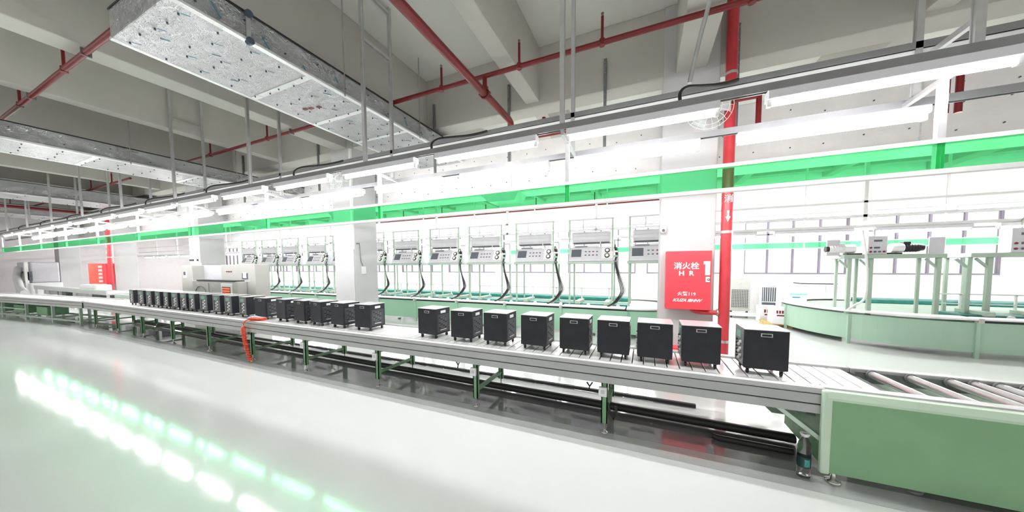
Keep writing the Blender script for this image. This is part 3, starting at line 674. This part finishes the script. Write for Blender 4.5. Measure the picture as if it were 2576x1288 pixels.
def make_console():
    t = thing('control_console', '', 'console', (0, 0, 0), 'test consoles on the racks')
    MB().prism([(-.10, 0), (-.10, .04), (.03, .32), (.42, .33), (.42, 0)], 'x', 0, 1.0).build('cabinet', 'lilac', t, .006)
    def onface(u, v, th=.006):   # u along x, v up the slope
        d = Vector((0, .13, .28)).normalized(); nrm = Vector((0, -.28, .13)).normalized()
        return Vector((u, -.10, .04)) + d*v + nrm*th
    def patch(u0, u1, v0, v1, name, m, par, th=.006):
        return MB().poly([onface(u0,v0,0), onface(u1,v0,0), onface(u1,v1,0), onface(u0,v1,0), onface(u0,v0,th), onface(u1,v0,th), onface(u1,v1,th), onface(u0,v1,th)],
            [(0,3,2,1),(4,5,6,7),(0,1,5,4),(1,2,6,5),(2,3,7,6),(3,0,4,7)]).build(name, m, par)
    patch(.05, .28, .07, .26, 'screen', 'screen', t)
    patch(.74, .98, .02, .29, 'gauge_plate', 'white', t, .004)
    for v in (.09, .22):
        c = onface(.86, v, .008); nrm = Vector((0, -.28, .13)).normalized()
        g = MB().cyl(c-nrm*.004, c+nrm*.016, .055, 18).build('gauge_ring', 'rubber', t)
        MB().cyl(c+nrm*.014, c+nrm*.02, .036, 16).build('gauge_face', 'white', g)
    for i in range(4):
        for v in (.10, .19): patch(.36+.085*i, .40+.085*i, v, v+.022, 'push_button', 'screen' if (i+int(v*100)) % 3 else 'red', t)
    MB().box(.06, .66, .10, .30, .325, .37).build('top_module', 'plastic', t, .01)
    MB().box(.10, .40, .098, .102, .335, .36).build('module_slot', 'screen', t)
    return t
def make_ac():
    t = thing('air_conditioner', '', 'air conditioner', (0, 0, 0), 'white split air conditioners on the racks')
    MB().prism([(-.02, .03), (-.05, .10), (-.05, .24), (-.02, .27), (.16, .27), (.16, .0), (.04, .0)], 'x', .08, .92).build('casing', 'lilac', t, .01)
    MB().box(.10, .90, -.03, .03, .005, .035).build('air_slot', 'glass_black', t)
    MB().box(.06, .085, -.04, .15, .01, .26).build('end_cap', 'plastic', t, .01)
    MB().box(.915, .94, -.04, .15, .01, .26).build('end_cap', 'plastic', t, .01)
    MB().box(.70, .72, -.035, .03, .0, .04).build('louvre_stay', 'plastic', t)
    MB().box(.10, .9, -.056, -.048, .17, .18).build('panel_seam', 'cream', t)
    return t
def make_hose():
    t = thing('hose_bundle', '', 'hoses', (0, 0, 0), 'black hose bundles beside the consoles')
    for k in range(4):
        d = .022*k
        MB().tube(smooth([(-.02+d, -.02+d*.4, .30), (.02+d*.6, -.05, .12), (.0+d*.5, -.06, -.02), (.05+d, -.07-d, -.30), (.13+d*1.3, -.09, -.62), (.12+d*1.2, -.13, -.74), (-.0+d, -.22, -.92), (-.12+d*.6, -.33, -1.0)], 4), .011 if k < 3 else .007, 6).build('hose', 'rubber' if k < 3 else 'galv', t)
    for z in (.10, -.02, .2): MB().box(-.03, .06, -.08, -.03, z-.02, z+.02).build('hose_coupling', ('galv', 'mint', 'plastic')[int(z*10) % 3], t, .008)
    MB().torus((.0, -.05, .30), .055, .010, 'x', 16, 6).build('hose_loop', 'rubber', t)
    return t
rk, cs, ac, hs = make_rack(), make_console(), make_ac(), make_hose()
UX = [-.32, -1.65, -3.02, -4.41, -5.73, -7.13, -8.50, -9.87, -11.22, -12.72, -14.03, -15.44]
for i, x in enumerate(UX):
    o = ORD[i]
    for obj, loc, lab in ((rk, (x, YR, 0), 'pale green steel test rack, %s from the fire cabinet column along the mint bench' % o),
                          (cs, (x, YR, 1.688), 'grey sloped test console with dark screen and two gauges, %s from the fire cabinet column' % o),
                          (ac, (x, YR, 2.09), 'grey white wall air conditioner over a console, %s from the fire cabinet column' % o),
                          (hs, (x+1.03, YR, 1.70), 'black hoses drooping to the mint bench beside a console, %s from the fire cabinet column' % o)):
        if i == 0: obj.location = loc; obj['label'] = lab
        else: dup(obj, loc, lab)

# ================================================================== RIGHT OVAL BENCH
rb = ring_bench('oval_test_bench', 'pale mint oval conveyor bench with posts and shelf at the right', 5.1, 13.6, 9.6, 1.88, 'mint_pale', 1.7, -1)
def shelf_rack(label, x0, x1, y, posts):
    t = thing('shelf_rack', label, 'rack', ((x0+x1)/2, y, .6))
    MB().box(x0, x1, y-.10, y+.5, 1.70, 1.775).build('shelf', 'mint_frame', t, .008)
    for x in posts:
        p = MB().box(x-.03, x+.03, y-.03, y+.03, .60, 1.70).build('post', 'mint_frame', t, .006)
        MB().bar((x, y, 1.50), (x-.16, y, 1.68), .04, .03).build('gusset', 'mint_frame', p)
        MB().box(x-.022, x+.022, y+.42, y+.46, .60, 1.70).build('back_post', 'mint_frame', t)
    return t
shelf_rack('pale green shelf rack carrying motors on the left end of the oval bench', 3.62, 5.0, 8.3, (3.74, 4.05, 4.95))
shelf_rack('pale green shelf rack carrying the red buttoned box at the right edge', 5.28, 7.4, 8.3, (5.32, 5.56, 7.2))
def control_box(label, x, y, z, w, h):
    t = thing('control_box', label, 'control box', (x+w/2, y, z))
    MB().box(x, x+w, y, y+.22, z, z+h).build('cabinet', 'lilac', t, .008)
    MB().box(x+w*.3, x+w*.72, y-.006, y, z+h*.70, z+h*.80).build('display', 'screen', t)
    MB().box(x+w*.32, x+w*.62, y-.006, y, z+h*.32, z+h*.42).build('display', 'screen', t)
    for i in range(4): MB().disc((x+w*(.14+.23*i), y-.008, z+h*.15), .018, 'y', .02, 12).build('push_button', 'red' if i in (0, 3) else 'screen', t)
    MB().disc((x+w*.14, y-.008, z+h*.37), .018, 'y', .02, 12).build('push_button', 'red', t)
    MB().tube([(x+w*.5, y+.1, z+h), (x+w*.5, y+.1, z+h+.12), (x+w*.62, y+.12, z+h+.2)], .012, 6).build('cable', 'cream', t)
    return t
control_box('grey control box with red buttons on the shelf over the oval bench', 3.96, 8.22, 1.775, .27, .35)
control_box('grey control box with red buttons at the right picture edge', 5.72, 8.2, 1.775, .34, .42)
def motor(label, x, y, z, s, dark):
    t = thing('drive_motor', label, 'motor', (x, y, z))
    MB().box(x-.11, x+.11, y-.07, y+.07, z, z+.03).build('base', 'glass_black', t)
    MB().cyl((x-.02*s, y, z+.12), (x+.14*s, y, z+.12), .085, 16).build('gearbox', 'white', t)
    m = MB().cyl((x+.14*s, y, z+.12), (x+.36*s, y, z+.12), .075, 18).build('motor_body', dark, t)
    for k in range(5): MB().torus((x+(.17+.038*k)*s, y, z+.12), .075, .008, 'x', 16, 5).build('cooling_fin', dark, m)
    MB().cyl((x+.36*s, y, z+.12), (x+.41*s, y, z+.12), .06, 16).build('fan_cover', 'rubber', t)
    MB().box(x+.18*s-.05, x+.18*s+.05, y-.05, y+.05, z+.18, z+.235).build('terminal_box', 'rubber' if dark == 'rubber' else 'lilac', t, .008)
    return t
motor('white geared motor on the shelf left of the control box', 3.78, 8.3, 1.775, -1, 'white')
motor('black geared motor on the shelf right of the control box', 4.33, 8.3, 1.775, 1, 'rubber')
for i, (x0, x1, lab) in enumerate(((3.38, 3.58, 'square grey metal plate standing out left of the shelf motors'), (4.80, 5.0, 'square grey metal plate at the right end of the motor shelf'))):
    t = thing('metal_plate', lab, 'plate', (x0, 8.3, 1.75))
    MB().box(x0, x1, 8.27, 8.29, 1.76, 2.08).build('plate', 'lilac', t, .004); MB().bar((x1-.02, 8.3, 1.78), (x1+.08, 8.4, 1.74), .03, .02).build('bracket', 'lilac', t)
tag(MB().tube(smooth([(3.86, 8.2, 2.25), (3.9, 8.18, 1.9), (3.93, 8.15, 1.5), (3.9, 8.1, .95), (3.72, 8.05, .78), (3.62, 8.0, .70)]), .02, 8).build('white_hose', 'white'), 'white hose hanging from the left shelf down to the oval bench', 'hose')

# lamp rail above the right bench + lamps
YL2 = 8.35
f2r = thing('light_frame', 'white lamp rail hanging over the oval bench at the right', 'light frame', (5, YL2, 2.3))
MB().box(-30.5, 13.5, YL2-.03, YL2+.03, 2.31, 2.36).build('lamp_rail', 'white', f2r)
MB().box(-30.5, 13.5, YL2+.27, YL2+.33, 2.55, 2.60).build('upper_rail', 'white', f2r)
MB().box(-30.5, 13.5, YL2+.27, YL2+.33, 2.84, 2.88).build('upper_rail', 'white', f2r)
for k in range(16):
    x = 12.1-2.67*k
    MB().box(x-.03, x+.03, YL2+.27, YL2+.33, 2.3, ZC).build('hanger_post', 'white', f2r)
    MB().bar((x, YL2, 2.335), (x, YL2+.3, 2.335), .04, .04).build('cross_bar', 'white', f2r)
lp2 = make_lamp('tube_lamp', 'tube_far')
for k in range(27):  # left end of the row added to light the end wall
    x = 11.9-1.56*k; lab = 'fluorescent tube lamp in the back bench row and its added left run, %s from the right' % ORD[k]
    if k == 0: lp2.location = (x, YL2, 2.308); lp2['label'] = lab; lp2['group'] = 'tube lamps over the back benches'
    else: dup(lp2, (x, YL2, 2.308), lab, 'tube lamps over the back benches')
for k in range(27):  # whole row added to brighten the back of the hall
    dup(lp2, (11.6-1.56*k, 11.2, 3.0), 'added fill tube lamp before the back windows, %s from the right' % ORD[k], 'added fill tube lamps before the back windows')
fr3 = thing('light_frame', 'thin white rail of the added lamps before the back windows', 'light frame', (5, 11.2, 3.0))
MB().box(-30.5, 13.5, 11.17, 11.23, 3.0, 3.05).build('lamp_rail', 'white', fr3)
for k in range(16): MB().box(12.1-2.67*k-.02, 12.1-2.67*k+.02, 11.18, 11.22, 3.05, ZC).build('hanger_post', 'white', fr3)
g2 = thing('green_sign_band', 'far thin green acrylic band before the back windows', 'sign band', (5, 11.2, 2.1))
for k in range(11):
    x = 12.1-2.67*k
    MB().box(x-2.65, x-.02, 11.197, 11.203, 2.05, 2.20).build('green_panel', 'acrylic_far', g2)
    MB().box(x-.02, x+.0, 11.18, 11.22, 2.03, 3.0).build('drop_post', 'white', g2)
MB().box(-17.2, 12.1, 11.18, 11.22, 2.20, 2.22).build('top_edge', 'white', g2)
MB().box(-17.2, 12.1, 11.18, 11.22, 2.03, 2.05).build('bottom_edge', 'white', g2)

# ================================================================== BACK FLOOR EQUIPMENT
ua = thing('floor_cooler', 'cream floor standing cooler with a square grille right of the riser pipe', 'cooler', (2.8, 11.9, 0))
MB().box(2.5, 3.04, 11.7, 12.2, .12, 1.18).build('cabinet', 'cream', ua, .02)
gl = MB().box(2.55, 2.99, 11.69, 11.70, .22, .80).build('grille_frame', 'glass_black', ua)
for i in range(12): MB().box(2.55, 2.99, 11.68, 11.69, .235+.048*i, .248+.048*i).build('grille_bar', 'cream', gl)
for i in range(10): MB().box(2.575+.044*i, 2.588+.044*i, 11.678, 11.688, .22, .80).build('grille_bar', 'cream', gl)
MB().box(2.72, 2.83, 11.69, 11.70, 1.0, 1.09).build('handle', 'lilac', ua)
for x in (2.56, 2.98): MB().disc((x, 11.8, .06), .06, 'x', .04, 14).build('caster', 'rubber', ua)
ub = thing('floor_cooler', 'small white cooler with a tall dark grille behind the cartons', 'cooler', (3.6, 12.4, 0))
MB().box(3.42, 3.95, 12.3, 12.75, .05, 1.12).build('cabinet', 'white', ub, .02)
MB().box(3.5, 3.85, 12.285, 12.3, .40, .85).build('grille', 'screen', ub); MB().box(3.5, 3.85, 12.285, 12.3, .25, .36).build('grille', 'screen', ub)
MB().box(3.5, 3.85, 12.285, 12.3, .89, .98).build('control_strip', 'lilac', ub)
for i in range(6): MB().box(3.52+.055*i, 3.535+.055*i, 12.278, 12.286, .40, .85).build('grille_bar', 'white', ub)
cp = thing('office_copier', 'large white copier shaped machine behind the left end of the oval bench', 'copier', (4.6, 11.6, 0))
MB().box(4.18, 4.98, 11.5, 12.1, .05, 1.02).build('cabinet', 'white', cp, .02)
MB().box(4.15, 5.0, 11.47, 12.1, 1.04, 1.12).build('tray', 'white', cp, .015); MB().box(4.17, 4.97, 11.49, 12.0, 1.02, 1.04).build('gap', 'glass_black', cp)
MB().prism([(11.5, 1.12), (11.62, 1.27), (12.1, 1.27), (12.1, 1.12)], 'x', 4.18, 4.97).build('scanner_lid', 'white', cp, .01)
MB().poly([(4.22,11.505,1.14),(4.93,11.505,1.14),(4.93,11.60,1.25),(4.22,11.60,1.25),(4.22,11.515,1.135),(4.93,11.515,1.135),(4.93,11.61,1.245),(4.22,11.61,1.245)], [(0,1,2,3),(4,7,6,5),(0,4,5,1),(1,5,6,2),(2,6,7,3),(3,7,4,0)]).build('operator_panel', 'lilac', cp)
MB().box(4.72, 4.725, 11.495, 11.5, .1, 1.0).build('door_seam', 'galv', cp)
for x, y in ((4.25, 11.6), (4.9, 11.6), (4.25, 12.0), (4.9, 12.0)): MB().disc((x, y, .03), .03, 'x', .03, 10).build('caster', 'rubber', cp)
pa = thing('wood_pallet', 'yellow wooden pallet under the printed cartons', 'pallet', (3.3, 9.8, 0))
for i in range(5): MB().box(2.86, 3.78, 9.62+.13*i, 9.72+.13*i, .08, .10).build('deck_board', 'pallet', pa)
for x in (2.88, 3.28, 3.68): MB().box(x, x+.09, 9.62, 10.24, .0, .08).build('bearer', 'pallet', pa)
def carton(label, x, y, z, w, d, h, art):
    t = thing('printed_carton', label, 'carton', (x+w/2, y, z))
    MB().box(x, x+w, y, y+d, z, z+h).build('carton_body', 'carton', t, .006)
    if art == 'red':
        for i in range(4): MB().box(x+w*(.22+.15*i), x+w*(.32+.15*i), y-.003, y, z+h*.62, z+h*.80).build('print_block', 'red', t)
        MB().box(x+w*.25, x+w*.75, y-.003, y, z+h*.46, z+h*.54).build('print_block', 'red', t)
    else:
        MB().box(x, x+w, y-.003, y, z+h*.82, z+h*.94).build('print_band', 'blue', t); MB().box(x, x+w, y-.003, y, z, z+h*.12).build('print_band', 'blue', t)
        MB().box(x+w*.15, x+w*.6, y-.004, y, z+h*.62, z+h*.70).build('print_block', 'ink_blue', t)
    return t
carton('white carton with red printing on the pallet', 2.96, 9.62, .10, .36, .34, .42, 'red')
carton('white and blue carton on the pallet beside the red printed one', 3.36, 9.66, .10, .34, .34, .42, 'blue')
carton('white and blue carton stacked on top at the back of the pallet', 3.40, 9.95, .53, .34, .28, .34, 'blue')
carton('white carton with red printing at the left behind the pallet cartons', 2.90, 10.30, .0, .40, .34, .46, 'red')
tr = thing('floor_trolley', 'low white trolley platform in front of the coolers', 'trolley', (2.9, 11.2, 0))
MB().box(2.3, 3.7, 10.9, 11.45, .07, .11).build('deck', 'white', tr, .01)
for x in (2.4, 3.55):
    for y in (11.0, 11.35): MB().disc((x, y, .035), .035, 'x', .03, 12).build('wheel', 'rubber', tr)

# ================================================================== OVEN BEHIND THE CONVEYOR
ov = thing('test_oven', 'grey white test oven cabinet with a glowing red readout behind the left boxes', 'oven', (-10.3, 4.4, 0))
MB().box(-12.13, -11.51, 4.2, 4.75, 0, 1.66).build('left_cabinet', 'cream', ov, .015)
MB().box(-11.51, -10.1, 4.45, 4.75, 0, 1.65).build('recessed_panel', 'lilac', ov, .01)
MB().box(-10.1, -9.36, 4.24, 4.75, 0, 1.66).build('middle_cabinet', 'cream', ov, .015)
MB().box(-9.33, -8.51, 4.2, 4.52, 0, 1.67).build('right_cabinet', 'cream', ov, .015)
fb = MB().box(-11.0, -8.85, 4.0, 4.2, 0, 1.25).build('front_chamber', 'cream', ov, .02)
MB().box(-10.75, -8.95, 3.995, 4.2, 1.25, 1.275).build('chamber_lid', 'glass_black', ov)
MB().box(-9.55, -9.05, 3.985, 4.0, .85, 1.2).build('readout_frame', 'white', fb, .008)
MB().box(-9.48, -9.12, 3.978, 3.987, .91, 1.12).build('readout', 'screen', fb)
for i in range(3):
    for j in range(4): MB().box(-9.46+.085*j, -9.40+.085*j, 3.974, 3.979, .94+.06*i, .975+.06*i).build('readout_digit', 'led_red', fb)
MB().box(-10.15, -10.14, 3.994, 4.0, .1, 1.2).build('door_seam', 'galv', fb)
MB().torus((-10.55, 3.99, .78), .33, .008, 'y', 32, 6).build('wire_hoop', 'galv', ov)
MB().box(-12.0, -11.8, 4.19, 4.2, 1.3, 1.5).build('notice', 'white', ov); MB().box(-11.97, -11.86, 4.185, 4.192, 1.38, 1.48).build('notice_print', 'screen', ov)
for i in range(3): MB().box(-9.85+.10*i, -9.79+.10*i, 4.234, 4.24, 1.47, 1.5).build('mark', 'red', ov)
MB().box(-9.05, -8.80, 4.194, 4.2, 1.30, 1.45).build('hook_plate', 'screen', ov); MB().box(-9.0, -8.86, 4.19, 4.195, 1.33, 1.47).build('hook_plate_face', 'white', ov)
MB().box(-9.1, -8.72, 4.192, 4.2, 1.24, 1.26).build('label_strip', 'lilac', ov)
vt = thing('vent_valve', 'small white valve with black fin on top of the oven left cabinet', 'valve', (-11.9, 4.4, 1.66))
MB().lathe((-11.75, 4.4, 1.66), [(.10,0),(.10,.06),(.05,.10),(.05,.22),(.02,.30),(.02,.5)], 14).build('valve_body', 'white', vt)
MB().box(-12.12, -11.7, 4.38, 4.42, 1.78, 1.83).build('fin', 'glass_black', vt)

# ================================================================== FAR LEFT WHITE TABLES AND MACHINE
def white_table(label, x0, x1, y0, y1, z):
    t = thing('white_work_table', label, 'work table', ((x0+x1)/2, y0, 0))
    MB().box(x0, x1, y0, y1, z-.05, z).build('table_top', 'white', t, .01)
    MB().box(x0, x1, y0, y0+.04, z, z+.12).build('side_rail', 'white', t, .006)
    n = max(2, int((x1-x0)/1.5)+1)
    for i in range(n):
        x = x0+.05+(x1-x0-.1)*i/(n-1)
        for y in (y0+.05, y1-.05): MB().box(x-.03, x+.03, y-.03, y+.03, 0, z-.05).build('leg', 'white', t)
    MB().bar((x0, y0+.05, .25), (x1, y0+.05, .25), .04).build('stretcher', 'white', t)
    for i in range(4):
        a = x0+(x1-x0)*(.1+.22*i); MB().box(a, a+(x1-x0)*.13, y0+.1, y0+.45, z-.25, z-.07).build('under_tray', 'screen' if i % 2 else 'lilac', t, .02)
    return t
white_table('long white work table far left behind the feeder conveyor', -25.0, -16.6, 3.9, 4.7, .72)
white_table('white low work table between the feeder conveyor and the far column', -16.3, -13.2, 4.0, 4.7, .60)
for i, (x0, x1, y, z) in enumerate(((-15.6, -13.6, 4.3, .61), (-20.6, -18.9, 4.2, .73))):
    t = thing('white_cover_box', ['low white covered box on the table left of the oven', 'low white covered box on the long table far left'][i], 'box', ((x0+x1)/2, y, z))
    MB().box(x0, x1, y, y+.4, z, z+.22).build('box', 'white', t, .03); MB().box(x0+.1, x1-.1, y-.01, y, z+.04, z+.07).build('slot', 'screen', t)
lm = thing('white_machine', 'jumbled white machine with dark openings at the far left edge', 'machine', (-28, 4.4, 0))
MB().box(-29.6, -26.8, 4.1, 5.0, 0, .9).build('base', 'white', lm, .05)
MB().box(-29.6, -27.2, 4.2, 5.0, .9, 1.9).build('upper_housing', 'lilac', lm, .05)
MB().box(-29.2, -26.9, 4.05, 4.2, 1.0, 1.45).build('dark_opening', 'screen', lm, .02)
MB().tube([(-28, 4.0, 1.6), (-27.3, 3.85, 1.2), (-26.6, 3.8, .7), (-25.8, 3.8, .5)], .12, 10).build('white_hose', 'white', lm)
MB().box(-27.1, -26.9, 4.0, 4.1, 0, 1.9).build('post', 'white', lm)
bp = thing('sprinkler_pipe', 'thin red pipe along the back of the hall seen just below the green band', 'pipe', (-6, 12.2, 3.9))
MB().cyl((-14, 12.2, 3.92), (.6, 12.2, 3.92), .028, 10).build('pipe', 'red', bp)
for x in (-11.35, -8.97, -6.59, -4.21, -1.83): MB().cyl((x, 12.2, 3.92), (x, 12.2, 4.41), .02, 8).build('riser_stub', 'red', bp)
